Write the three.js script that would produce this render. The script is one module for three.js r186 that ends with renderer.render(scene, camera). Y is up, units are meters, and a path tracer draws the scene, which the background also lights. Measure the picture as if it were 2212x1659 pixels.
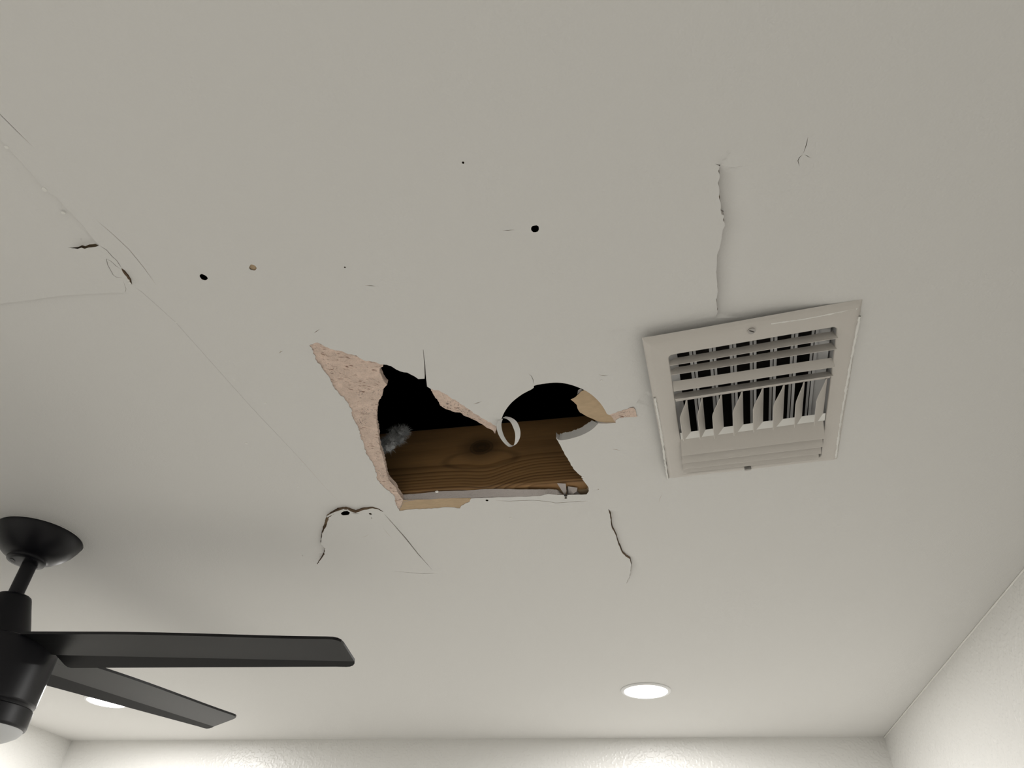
import * as THREE from 'three';
import { mergeGeometries } from 'three/addons/utils/BufferGeometryUtils.js';
import { RoundedBoxGeometry } from 'three/addons/geometries/RoundedBoxGeometry.js';
import { RectAreaLightUniformsLib } from 'three/addons/lights/RectAreaLightUniformsLib.js';

// ---------------------------------------------------------------- camera, background, exposure
const scene = new THREE.Scene();
scene.background = new THREE.Color(0, 0, 0);                 // unlit roof void; no sky reaches this room
const camera = new THREE.PerspectiveCamera(60.583, 2212 / 1659, 0.02, 30);
camera.position.set(0, 1.66, 0);
camera.rotation.set(0.72433, 0.23019, 0.05557, 'YXZ');
const renderer = new THREE.WebGLRenderer();
renderer.toneMapping = THREE.LinearToneMapping;
renderer.toneMappingExposure = 1.0;
renderer.shadowMap.enabled = true;
RectAreaLightUniformsLib.init();

// ---------------------------------------------------------------- room dimensions (metres) and downlights
const H = 2.44, XL = -3.0, XR = 0.91, ZB = -3.262, ZF = 2.9;   // ceiling height, side walls, far wall, wall behind
const LAMP = new THREE.Color(1.0, 0.985, 0.965), LAMP_POWER = 558;
const DOWNLIGHTS = [[-0.04, -2.6, 'round recessed LED downlight in clear view near the right wall'],
  [-2.32, -2.62, 'round recessed LED downlight partly behind the fan blade'],
  [-0.04, 1.6, 'added unseen recessed downlight near the front wall on the register side'],
  [-2.285, 1.6, 'added unseen recessed downlight near the front wall on the fan side']];  // the front-wall pair is added out of view to brighten the near ceiling

// ---------------------------------------------------------------- helpers
let seed = 7;
const rnd = () => { seed = (seed * 1664525 + 1013904223) >>> 0; return seed / 4294967296; };
const hash = (i, j) => { let n = Math.imul(i, 374761393) + Math.imul(j, 668265263) | 0; n = Math.imul(n ^ (n >>> 13), 1274126177); return ((n ^ (n >>> 16)) >>> 0) / 4294967296; };
function vnoise(x, y, per = 0) {
  const i = Math.floor(x), j = Math.floor(y), f = x - i, g = y - j, s = f * f * (3 - 2 * f), t = g * g * (3 - 2 * g);
  const w = (a) => per ? ((a % per) + per) % per : a;
  const a = hash(w(i), w(j)), b = hash(w(i + 1), w(j)), c = hash(w(i), w(j + 1)), d = hash(w(i + 1), w(j + 1));
  return (a + (b - a) * s) * (1 - t) + (c + (d - c) * s) * t;
}
const fbm = (x, y, o = 4, per = 0) => { let v = 0, a = 0.5, f = 1; for (let k = 0; k < o; k++) { v += a * vnoise(x * f + k * 17 * (per ? 0 : 1), y * f, per * f); a /= 2; f *= 2; } return v; };
const clamp = (x, a = 0, b = 1) => Math.min(b, Math.max(a, x));
const sm = (a, b, x) => { const t = clamp((x - a) / (b - a)); return t * t * (3 - 2 * t); };
const mix = (a, b, t) => a + (b - a) * t;

function dataTex(w, h, fn, srgb, wrap = THREE.RepeatWrapping) {
  const d = new Uint8Array(w * h * 4);
  for (let j = 0; j < h; j++) for (let i = 0; i < w; i++) {
    const c = fn(i / w, j / h, i, j), k = (j * w + i) * 4;
    if (typeof c === 'number') d[k] = d[k + 1] = d[k + 2] = clamp(c) * 255; else { d[k] = clamp(c[0]) * 255; d[k + 1] = clamp(c[1]) * 255; d[k + 2] = clamp(c[2]) * 255; }
    d[k + 3] = 255;
  }
  const t = new THREE.DataTexture(d, w, h); t.wrapS = t.wrapT = wrap; t.magFilter = THREE.LinearFilter; t.minFilter = THREE.LinearMipmapLinearFilter; t.generateMipmaps = true;
  if (srgb) t.colorSpace = THREE.SRGBColorSpace; t.needsUpdate = true; return t;
}
const std = (o) => new THREE.MeshStandardMaterial(o);
const taken = {};
function numbered(name) { const n = taken[name] = (taken[name] ?? -1) + 1; return n ? name + '_' + String(n).padStart(3, '0') : name; }
function shadow(m) { m.castShadow = m.receiveShadow = true; return m; }
function part(name, g, m, parent) { const o = shadow(new THREE.Mesh(g, m)); o.name = name; parent.add(o); return o; }
function group(name, label, category, pos = [0, 0, 0], grp, kind) {
  const o = new THREE.Group(); o.name = numbered(name); o.position.set(...pos); o.userData = { label, category };
  if (grp) o.userData.group = grp; if (kind) o.userData.kind = kind; scene.add(o); return o;
}
function box(x0, x1, y0, y1, z0, z1) { const g = new THREE.BoxGeometry(x1 - x0, y1 - y0, z1 - z0); g.translate((x0 + x1) / 2, (y0 + y1) / 2, (z0 + z1) / 2); return g; }
// metre-based uv for axis-aligned slabs
function uvMetres(g, a, b) { const p = g.attributes.position, uv = g.attributes.uv, c = ['getX', 'getY', 'getZ']; for (let i = 0; i < p.count; i++) uv.setXY(i, p[c[a]](i), p[c[b]](i)); return g; }

// polygons live in the ceiling plan: [x, z]
const shapeOf = (pts, holes = []) => { const s = new THREE.Shape(pts.map((p) => new THREE.Vector2(p[0], p[1]))); for (const h of holes) s.holes.push(new THREE.Path(h.map((p) => new THREE.Vector2(p[0], p[1])))); return s; };
function jag(pts, step, amp, closed = false) {     // resample a torn outline and roughen it
  const out = [], n = pts.length - (closed ? 0 : 1);
  for (let i = 0; i < n; i++) {
    const a = pts[i], b = pts[(i + 1) % pts.length], L = Math.hypot(b[0] - a[0], b[1] - a[1]), k = Math.max(1, Math.round(L / step)), nx = -(b[1] - a[1]) / L, nz = (b[0] - a[0]) / L;
    for (let j = 0; j < k; j++) { const t = j / k, o = j ? (rnd() - 0.5) * 2 * amp : 0; out.push([mix(a[0], b[0], t) + nx * o, mix(a[1], b[1], t) + nz * o]); }
  }
  if (!closed) out.push(pts[pts.length - 1]);
  return out;
}
function smoothLine(pts, k = 5) { const c = new THREE.CatmullRomCurve3(pts.map((p) => new THREE.Vector3(p[0], 0, p[1]))); return c.getPoints((pts.length - 1) * k).map((v) => [v.x, v.z]); }
function slit(pts, w, taper = true) {               // a crack: polyline -> narrow closed outline
  const L = [], R = [], n = pts.length;
  for (let i = 0; i < n; i++) {
    const a = pts[Math.max(0, i - 1)], b = pts[Math.min(n - 1, i + 1)], l = Math.hypot(b[0] - a[0], b[1] - a[1]) || 1, nx = -(b[1] - a[1]) / l, nz = (b[0] - a[0]) / l;
    const ww = (typeof w === 'function' ? w(i / (n - 1)) : w) / 2 * (taper && (i === 0 || i === n - 1) ? 0.12 : 1);
    L.push([pts[i][0] + nx * ww, pts[i][1] + nz * ww]); R.push([pts[i][0] - nx * ww, pts[i][1] - nz * ww]);
  }
  return L.concat(R.reverse());
}
const blob = (x, z, r, e = 1, n = 12) => Array.from({ length: n }, (_, i) => { const t = i / n * 2 * Math.PI, q = r * (0.86 + 0.28 * rnd()); return [x + Math.cos(t) * q, z + Math.sin(t) * q * e]; });
// conforming refinement of a triangulated outline; limit(x, z) gives the longest edge wanted there
function sheet(shape, limit, yOf, flatAt, uvScale = 1) {
  const g0 = new THREE.ShapeGeometry(shape, 1), P = [], src = g0.attributes.position, idx = g0.index.array;
  for (let i = 0; i < src.count; i++) P.push([src.getX(i), src.getY(i)]);
  let T = []; for (let i = 0; i < idx.length; i += 3) T.push([idx[i], idx[i + 1], idx[i + 2]]);
  for (let it = 0; it < 14; it++) {
    const mids = new Map(); let any = false;
    const mid = (a, b) => {
      const k = a < b ? a * 4194304 + b : b * 4194304 + a; if (mids.has(k)) return mids.get(k);
      const A = P[a], B = P[b], mx = (A[0] + B[0]) / 2, mz = (A[1] + B[1]) / 2; let r = -1;
      if (Math.hypot(A[0] - B[0], A[1] - B[1]) > limit(mx, mz)) { r = P.length; P.push([mx, mz]); any = true; }
      mids.set(k, r); return r;
    };
    const N = [];
    for (const [a, b, c] of T) {
      const m = mid(a, b), n = mid(b, c), o = mid(c, a), k = (m >= 0) + (n >= 0) + (o >= 0);
      if (!k) N.push([a, b, c]);
      else if (k === 3) N.push([a, m, o], [m, b, n], [o, n, c], [m, n, o]);
      else if (k === 1) { if (m >= 0) N.push([a, m, c], [m, b, c]); else if (n >= 0) N.push([a, b, n], [a, n, c]); else N.push([a, b, o], [o, b, c]); }
      else if (m < 0) N.push([a, b, n], [a, n, o], [o, n, c]);
      else if (n < 0) N.push([a, m, o], [m, b, o], [o, b, c]);
      else N.push([a, m, c], [m, n, c], [m, b, n]);
    }
    T = N; if (!any) break;
  }
  const pos = new Float32Array(P.length * 3), nor = new Float32Array(P.length * 3), uv = new Float32Array(P.length * 2), e = 4e-5;
  P.forEach(([x, z], i) => {
    pos.set([x, yOf(x, z), z], i * 3);
    if (flatAt && flatAt(x, z)) { nor.set([0, -1, 0], i * 3); uv.set([x * uvScale, z * uvScale], i * 2); return; }
    const dx = (yOf(x + e, z) - yOf(x - e, z)) / (2 * e), dz = (yOf(x, z + e) - yOf(x, z - e)) / (2 * e), l = Math.hypot(dx, 1, dz);
    nor.set([dx / l, -1 / l, dz / l], i * 3); uv.set([x * uvScale, z * uvScale], i * 2);
  });
  const g = new THREE.BufferGeometry(), ix = [];
  for (const [a, b, c] of T) { const A = P[a], B = P[b], C = P[c], s = (B[0] - A[0]) * (C[1] - A[1]) - (B[1] - A[1]) * (C[0] - A[0]); if (s > 0) ix.push(a, b, c); else if (s < 0) ix.push(a, c, b); }
  g.setAttribute('position', new THREE.BufferAttribute(pos, 3)); g.setAttribute('normal', new THREE.BufferAttribute(nor, 3)); g.setAttribute('uv', new THREE.BufferAttribute(uv, 2)); g.setIndex(ix);
  return g;
}
function wallStrip(lo, hi, closed = false) {        // ribbon between two lists of [x, y, z]
  const n = lo.length, pos = [], uv = [], ix = [], m = closed ? n : n - 1; let s = 0;
  for (let i = 0; i <= (closed ? n : n - 1); i++) {
    const a = lo[i % n], b = hi[i % n]; if (i) { const q = lo[(i - 1) % n]; s += Math.hypot(a[0] - q[0], a[1] - q[1], a[2] - q[2]); }
    pos.push(...a, ...b); uv.push(s, 0, s, Math.hypot(a[0] - b[0], a[1] - b[1], a[2] - b[2]));
  }
  for (let i = 0; i < m; i++) ix.push(2 * i, 2 * i + 2, 2 * i + 1, 2 * i + 1, 2 * i + 2, 2 * i + 3);
  const g = new THREE.BufferGeometry(); g.setAttribute('position', new THREE.Float32BufferAttribute(pos, 3)); g.setAttribute('uv', new THREE.Float32BufferAttribute(uv, 2)); g.setIndex(ix); g.computeVertexNormals(); return g;
}
function sigDist(pts, x, z) {                        // signed distance to an open polyline, and where along it (0..1)
  let best = 1e9, side = 1, at = 0, run = 0, tot = 0; const n = pts.length;
  for (let i = 0; i < n - 1; i++) {
    const a = pts[i], b = pts[i + 1], dx = b[0] - a[0], dz = b[1] - a[1], l2 = dx * dx + dz * dz, t = clamp(((x - a[0]) * dx + (z - a[1]) * dz) / l2), l = Math.sqrt(l2);
    const px = x - a[0] - dx * t, pz = z - a[1] - dz * t, d = Math.hypot(px, pz);
    if (d < best) { best = d; side = dx * (z - a[1]) - dz * (x - a[0]) >= 0 ? 1 : -1; at = run + l * t; }
    run += l;
  }
  return [best * side, at / run];
}

// ---------------------------------------------------------------- materials
const grainTex = dataTex(512, 512, (u, v) => 0.62 * fbm(u * 48, v * 48, 3, 48) + 0.38 * vnoise(u * 256, v * 256, 256));
grainTex.repeat.set(2.2, 2.2);
const peelTex = dataTex(512, 512, (u, v) => { const a = vnoise(u * 90, v * 90, 90), b = vnoise(u * 45 + 3, v * 45, 45); return sm(0.45, 0.75, 0.6 * a + 0.4 * b); });
peelTex.repeat.set(1.6, 1.6);
const M = {};
M.ceiling = std({ color: new THREE.Color().setRGB(0.748, 0.738, 0.712), roughness: 0.75, bumpMap: grainTex, bumpScale: 0.0006 });
M.wall = std({ color: new THREE.Color().setRGB(0.775, 0.766, 0.738), roughness: 0.34, bumpMap: peelTex, bumpScale: 0.0007 });
M.floor = std({ color: new THREE.Color().setRGB(0.58, 0.57, 0.545), roughness: 0.55 });
M.caulk = std({ color: new THREE.Color().setRGB(0.84, 0.83, 0.79), roughness: 0.5 });
M.gypsum = std({ color: new THREE.Color().setRGB(0.62, 0.58, 0.55), roughness: 0.95, bumpMap: grainTex, bumpScale: 0.002 });
M.cutEdge = std({ color: new THREE.Color().setRGB(0.50, 0.49, 0.475), roughness: 0.8 });
const fibreTex = dataTex(1024, 1024, (u, v) => {      // torn face paper: pink-beige with short dark tears running one way
  const a = -0.42, x = u * Math.cos(a) + v * Math.sin(a), y = -u * Math.sin(a) + v * Math.cos(a);
  const base = 0.95 + 0.16 * (fbm(u * 22, v * 22, 4) - 0.5) + 0.08 * (vnoise(u * 300, v * 300) - 0.5);
  const warp = 0.045 * fbm(u * 8 + 9, v * 8, 3);
  const f = fbm(x * 40, (y + warp) * 190, 3), gate = sm(0.38, 0.60, fbm(x * 26 + 31, y * 40 + 5, 3));
  const dark = sm(0.55, 0.66, f) * gate * 0.42, speck = sm(0.74, 0.84, vnoise(u * 170, v * 170)) * sm(0.40, 0.58, fbm(u * 13, v * 13 + 4, 2)) * 0.32;
  const k = base * (1 - speck);
  return [0.925 * k * (1 - 0.82 * dark), 0.832 * k * (1 - dark), 0.770 * k * (1 - 1.1 * dark)];
}, true);
fibreTex.repeat.set(3, 3);
const fibreBump = dataTex(512, 512, (u, v) => 0.5 * fbm(u * 14 + v * 4, v * 52 - u * 18, 4) + 0.5 * fbm(u * 60, v * 60, 3));
fibreBump.repeat.set(3, 3);
M.pink = std({ map: fibreTex, roughness: 0.95, bumpMap: fibreBump, bumpScale: 0.006 });
const kraftTex = dataTex(256, 256, (u, v) => { const k = 0.95 + 0.1 * (fbm(u * 24, v * 60, 4) - 0.5); return [0.80 * k, 0.70 * k, 0.57 * k]; }, true);
kraftTex.repeat.set(4, 4);
M.kraft = std({ map: kraftTex, roughness: 0.9, side: THREE.DoubleSide });
M.paper = std({ color: new THREE.Color().setRGB(0.80, 0.79, 0.77), roughness: 0.7, side: THREE.DoubleSide });
M.scrap = std({ color: new THREE.Color().setRGB(0.50, 0.455, 0.435), roughness: 0.95, side: THREE.DoubleSide, bumpMap: grainTex, bumpScale: 0.002 });
M.stain = std({ color: new THREE.Color().setRGB(0.20, 0.135, 0.085), roughness: 0.95 });
M.black = new THREE.MeshPhysicalMaterial({ color: new THREE.Color().setRGB(0.007, 0.0068, 0.009), roughness: 0.38, specularIntensity: 0.5 });
M.blade = new THREE.MeshPhysicalMaterial({ color: new THREE.Color().setRGB(0.007, 0.0069, 0.0075), roughness: 0.33, specularIntensity: 0.45 });
M.frost = new THREE.MeshPhysicalMaterial({ color: new THREE.Color().setRGB(0.62, 0.63, 0.64), roughness: 0.55 });
M.register = std({ color: new THREE.Color().setRGB(0.62, 0.585, 0.54), roughness: 0.42, bumpMap: grainTex, bumpScale: 0.0004 });
M.galv = std({ color: new THREE.Color().setRGB(0.50, 0.50, 0.50), roughness: 0.55, metalness: 0.2 });
M.duct = std({ color: new THREE.Color().setRGB(0.05, 0.045, 0.04), roughness: 0.9 });  // near black, so the shade inside the duct boot is in the colour
M.screw = std({ color: new THREE.Color().setRGB(0.42, 0.40, 0.38), roughness: 0.4, metalness: 0.6 });
M.trim = std({ color: new THREE.Color().setRGB(0.85, 0.85, 0.84), roughness: 0.4 });
M.lens = std({ color: 0xffffff, emissive: LAMP, emissiveIntensity: 4, roughness: 0.5 });
M.fluff = std({ color: new THREE.Color().setRGB(0.30, 0.31, 0.315), roughness: 1, side: THREE.DoubleSide });
// joist: flat-sawn pine, one knot, growth rings sagging round it (texture spans 0.70 m x 0.187 m of the face)
const woodTex = dataTex(1400, 374, (u, v) => {
  const x = u * 0.70 - 0.62, y = v * 0.187, kx = x + 0.350, ky = y - 0.114;
  const kd = Math.hypot(kx / 1.35 + 0.005 * (fbm(x * 50, y * 50, 2) - 0.5), ky + 0.004 * (fbm(x * 40 + 8, y * 40, 2) - 0.5));
  const wave = (0.021 * sm(-0.335, -0.205, x) - 0.006 * Math.exp(-Math.pow((x + 0.335) / 0.04, 2))) * sm(0.125, 0.05, y);
  const pull = 0.010 * Math.exp(-(kx * kx) / 0.004) * (ky < 0 ? -1 : 0.8) * Math.exp(-Math.abs(ky) / 0.05);
  const q = y - pull - wave + 0.0045 * (fbm(x * 5, y * 14, 3) - 0.5) + 0.0012 * (fbm(x * 26, y * 50 + 7, 2) - 0.5);
  const ph = 16 * q - 118 * 0.010 * Math.log(1 + Math.exp(-(q - 0.056) / 0.010)) + 20, n = Math.floor(ph), ring = ph - n;   // rings crowd below
  const late = Math.pow(ring, 2.4) * sm(1, 0.86, ring), str = (0.40 + 0.60 * hash(n, 5)) * mix(0.28, 1, sm(0.085, 0.055, q));
  const fineGrain = 0.12 * (fbm(x * 20, y * 600, 3) - 0.5) + 0.22 * (fbm(x * 6, y * 46, 4) - 0.5);
  let k = 1 - 0.60 * late * str + fineGrain;
  const ov = Math.hypot((kx - 0.002) / 0.082, (y - 0.080) / 0.024) + 0.16 * (fbm(x * 20, y * 40 + 2, 2) - 0.5);    // cathedral loop under the knot
  k *= 1 - 0.17 * sm(0.22, 0, Math.abs(ov - 1)) * sm(0.112, 0.095, y);
  const knot = sm(0.0215, 0.012, kd), halo = sm(0.050, 0.018, kd) * 0.22, kr = 0.5 + 0.5 * Math.sin(kd * 900 + 5 * fbm(x * 70, y * 70, 2));
  k *= (1 - halo) * (1 - knot * (0.33 + 0.09 * kr)) * (1 - 0.22 * sm(0.0030, 0, Math.abs(kd - 0.0195)));
  const warm = late * str + 0.6 * knot;
  return [0.640 * k, (0.490 - 0.045 * warm) * k, (0.315 - 0.075 * warm) * k];
}, true, THREE.MirroredRepeatWrapping);
M.wood = std({ map: woodTex, roughness: 0.62 });

// ---------------------------------------------------------------- room shell
const T = 0.12;
function slab(name, g, m, label) { const o = shadow(new THREE.Mesh(g, m)); o.name = name; o.userData = { kind: 'structure', label, category: name.split('_')[0] }; scene.add(o); return o; }
slab('floor', uvMetres(box(XL - T, XR + T, -T, 0, ZB - T, ZF + T), 0, 2), M.floor, 'plain light floor of the room, out of the picture');
slab('wall_back', uvMetres(box(XL - T, XR + T, 0, H + 0.012, ZB - T, ZB), 0, 1), M.wall, 'cream painted far wall with fine orange peel texture');
slab('wall_right', uvMetres(box(XR, XR + T, 0, H + 0.012, ZB, ZF), 2, 1), M.wall, 'cream painted wall beside the clear recessed light');
slab('wall_left', uvMetres(box(XL - T, XL, 0, H + 0.012, ZB, ZF), 2, 1), M.wall, 'cream painted wall behind the ceiling fan');
slab('wall_front', uvMetres(box(XL - T, XR + T, 0, H + 0.012, ZF, ZF + T), 0, 1), M.wall, 'cream painted wall behind the viewer');
{ // thin caulk line where the right wall meets the ceiling
  const c = [], n = 60; for (let i = 0; i <= n; i++) { const z = mix(ZB + 0.004, ZF - 0.004, i / n); c.push(new THREE.Vector3(XR - 0.001, H - 0.0022 - 0.001 * vnoise(i * 0.9, 1), z)); }
  slab('trim_1', new THREE.TubeGeometry(new THREE.CatmullRomCurve3(c), 120, 0.0028, 6), M.caulk, 'thin white caulk line where the right wall meets the ceiling');
}

// ---------------------------------------------------------------- the damaged ceiling: outlines in plan, metres
const THICK = 0.0132;
// opening in the painted face
const pinkOuter = [[-0.5248, -0.7086], [-0.5268, -0.7334], [-0.5291, -0.7485], [-0.5272, -0.7704], [-0.5244, -0.7970], [-0.5267, -0.8133], [-0.5247, -0.8370], [-0.5192, -0.8529], [-0.5172, -0.8709], [-0.5192, -0.8912], [-0.5251, -0.9043], [-0.5254, -0.9232], [-0.5260, -0.9445], [-0.5324, -0.9687], [-0.5345, -0.9965], [-0.5419, -1.0283], [-0.5404, -1.0628], [-0.5468, -1.1046], [-0.5526, -1.1250], [-0.5482, -1.1549], [-0.5405, -1.1754], [-0.5363, -1.1961], [-0.5457, -1.2292], [-0.5453, -1.2560]];
const kraftLow = [[-0.5453, -1.2560], [-0.5095, -1.2530], [-0.4681, -1.2561], [-0.4331, -1.2537], [-0.4014, -1.2623], [-0.3950, -1.2515], [-0.3727, -1.2371], [-0.3659, -1.2244]];
const farEdge = [[-0.3659, -1.2244], [-0.3038, -1.2268], [-0.2514, -1.2315], [-0.2123, -1.2338], [-0.1915, -1.2277], [-0.1731, -1.2338], [-0.1477, -1.2370], [-0.1094, -1.2400], [-0.1030, -1.2277]];
const rightEdge = [[-0.1030, -1.2277], [-0.1021, -1.2148], [-0.1069, -1.1955], [-0.1117, -1.1799], [-0.1092, -1.1758], [-0.1254, -1.1395], [-0.1348, -1.0917], [-0.1428, -1.0462], [-0.1460, -1.0262]];
const rimFar = [[-0.1460, -1.0262], [-0.1423, -1.0344], [-0.1356, -1.0368], [-0.1142, -1.0326], [-0.0926, -1.0242], [-0.0729, -1.0095], [-0.0601, -0.9935]];
const flapTip = [[-0.0601, -0.9935], [-0.0457, -0.9962], [-0.0274, -0.9971]];
const chipEdge = [[-0.0274, -0.9971], [-0.0268, -0.9886], [-0.0194, -0.9826], [-0.0042, -0.9834], [0.0140, -0.9845], [0.0116, -0.9648], [0.0079, -0.9555], [-0.0101, -0.9598], [-0.0251, -0.9665], [-0.0375, -0.9709], [-0.0415, -0.9674]];
const circleArc = [[-0.0415, -0.9674], [-0.0452, -0.9512], [-0.0519, -0.9314], [-0.0627, -0.9101], [-0.0737, -0.8955], [-0.0854, -0.8845], [-0.1026, -0.8728], [-0.1206, -0.8665], [-0.1386, -0.8657], [-0.1630, -0.8690], [-0.1648, -0.8745], [-0.1872, -0.8880], [-0.2076, -0.9048], [-0.2207, -0.9198], [-0.2320, -0.9369], [-0.2410, -0.9551]];
const stripTop = [[-0.2410, -0.9551], [-0.2551, -0.9751], [-0.2620, -0.9649], [-0.2747, -0.9486], [-0.2867, -0.9324], [-0.2979, -0.9135], [-0.3091, -0.8942], [-0.3207, -0.8791], [-0.3278, -0.8681], [-0.3367, -0.8561], [-0.3450, -0.8545], [-0.3504, -0.8498]];
const slitEdge = [[-0.3504, -0.8498], [-0.3551, -0.8427], [-0.3506, -0.8218], [-0.3424, -0.7888], [-0.3363, -0.7603], [-0.3339, -0.7487], [-0.3346, -0.7492], [-0.3374, -0.7613], [-0.3440, -0.7885], [-0.3534, -0.8214]];
const voidTop = [[-0.3534, -0.8214], [-0.3649, -0.8207], [-0.3695, -0.8128], [-0.3793, -0.8014], [-0.3908, -0.7960], [-0.3961, -0.7910], [-0.4025, -0.7810], [-0.4095, -0.7763], [-0.4154, -0.7748]];
const pinkTop = [[-0.4154, -0.7748], [-0.4328, -0.7649], [-0.4460, -0.7589], [-0.4539, -0.7460], [-0.4655, -0.7408], [-0.4805, -0.7296], [-0.4933, -0.7235], [-0.5033, -0.7110], [-0.5084, -0.7059], [-0.5248, -0.7086]];
const A = 0.0016;
const jPinkOuter = jag(pinkOuter, 0.0042, A), jKraftLow = jag(kraftLow, 0.007, A * 0.7), jFar = jag(farEdge, 0.01, A * 0.5), jRight = jag(rightEdge, 0.008, A * 0.6), jRim = smoothLine(rimFar, 4);
const jChip = jag(chipEdge, 0.006, A * 0.8), jCircle = smoothLine(circleArc, 3), jStripTop = jag(stripTop, 0.0045, A * 0.8), jVoidTop = jag(voidTop, 0.008, A * 0.8), jPinkTop = jag(pinkTop, 0.0042, A * 0.8);
const opening = [jPinkOuter, jKraftLow, jFar, jRight, jRim, flapTip, jChip, jCircle, jStripTop, slitEdge, jVoidTop, jPinkTop].flatMap((l) => l.slice(0, -1));

// cracks and scratches: polyline, width in metres
const tearV = jag([[0.1391, -0.4791], [0.1450, -0.4834], [0.1437, -0.4905], [0.1456, -0.4999], [0.1435, -0.5075], [0.1459, -0.5201], [0.1456, -0.5294], [0.1487, -0.5431], [0.1501, -0.5574], [0.1536, -0.5599], [0.1521, -0.5675], [0.1555, -0.5764], [0.1526, -0.5841], [0.1518, -0.5987], [0.1499, -0.6133], [0.1464, -0.6259], [0.1468, -0.6382], [0.1462, -0.6576], [0.1486, -0.6788], [0.1505, -0.6965], [0.1481, -0.7135], [0.1502, -0.7266], [0.1522, -0.7425], [0.1496, -0.7584]], 0.006, 0.0006);
const arcL = jag([[-0.8561, -1.4945], [-0.8126, -1.4403], [-0.7973, -1.4092], [-0.8001, -1.3879], [-0.7738, -1.3358], [-0.7446, -1.2924], [-0.7265, -1.2621], [-0.6907, -1.2359], [-0.6697, -1.2331], [-0.6520, -1.2510], [-0.6298, -1.2412], [-0.6040, -1.2361], [-0.5917, -1.2428], [-0.5851, -1.2561]], 0.0045, 0.0009);
const diagL = [[-0.5859, -1.2665], [-0.5724, -1.3843], [-0.5661, -1.4681], [-0.5542, -1.5629]];
const lowL = [[-0.6669, -1.5544], [-0.6264, -1.5662], [-0.5848, -1.5790], [-0.5455, -1.5818]];
const crackR = jag([[-0.0678, -1.3078], [-0.0649, -1.3306], [-0.0660, -1.3892], [-0.0597, -1.4278], [-0.0569, -1.4677], [-0.0509, -1.5177], [-0.0435, -1.5392], [-0.0336, -1.5554], [-0.0327, -1.5888], [-0.0403, -1.6520], [-0.0524, -1.6944]], 0.008, 0.0005);
const panelDiag = jag([[-0.7774, -0.2483], [-0.7719, -0.2883], [-0.7677, -0.3212], [-0.7666, -0.3583], [-0.7648, -0.3696], [-0.7579, -0.3760], [-0.7582, -0.3942], [-0.7542, -0.4184], [-0.7536, -0.4430], [-0.7528, -0.4608]], 0.01, 0.0006);
const panelTear = jag([[-0.8028, -0.4573], [-0.7983, -0.4597], [-0.7902, -0.4617], [-0.7829, -0.4606], [-0.7791, -0.4629], [-0.7716, -0.4615], [-0.7542, -0.4621]], 0.005, 0.0004);
const panelCrack = jag([[-0.7524, -0.4621], [-0.7470, -0.4711], [-0.7462, -0.4844], [-0.7441, -0.4913], [-0.7457, -0.5050]], 0.008, 0.0004);
const panelRip = jag([[-0.7462, -0.5063], [-0.7479, -0.5138], [-0.7479, -0.5230], [-0.7489, -0.5304], [-0.7502, -0.5382]], 0.004, 0.0006);
const leaf = [[-0.7488, -0.5081], [-0.7521, -0.5003], [-0.7539, -0.4915], [-0.7582, -0.4859], [-0.7639, -0.4975], [-0.7660, -0.5072], [-0.7680, -0.5161], [-0.7665, -0.5202], [-0.7575, -0.5238]];
const panelLow = jag([[-1.0683, -0.5379], [-0.9978, -0.5403], [-0.9450, -0.5410], [-0.8839, -0.5412], [-0.8428, -0.5438], [-0.8113, -0.5473], [-0.7914, -0.5490], [-0.7791, -0.5519], [-0.7715, -0.5507], [-0.7657, -0.5448], [-0.7625, -0.5367], [-0.7593, -0.5287]], 0.01, 0.0006);
const seamLine = [[-0.7498, -0.5435], [-0.7445, -0.5540], [-0.7370, -0.5829], [-0.7274, -0.6249], [-0.7209, -0.7008], [-0.7085, -0.8545], [-0.6900, -1.0105], [-0.6735, -1.2100]];
const ventPeel = jag([[0.0371, -0.9201], [0.0312, -0.9231], [0.0243, -0.9292], [0.0189, -0.9390], [0.0135, -0.9468]], 0.005, 0.0004);
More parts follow.
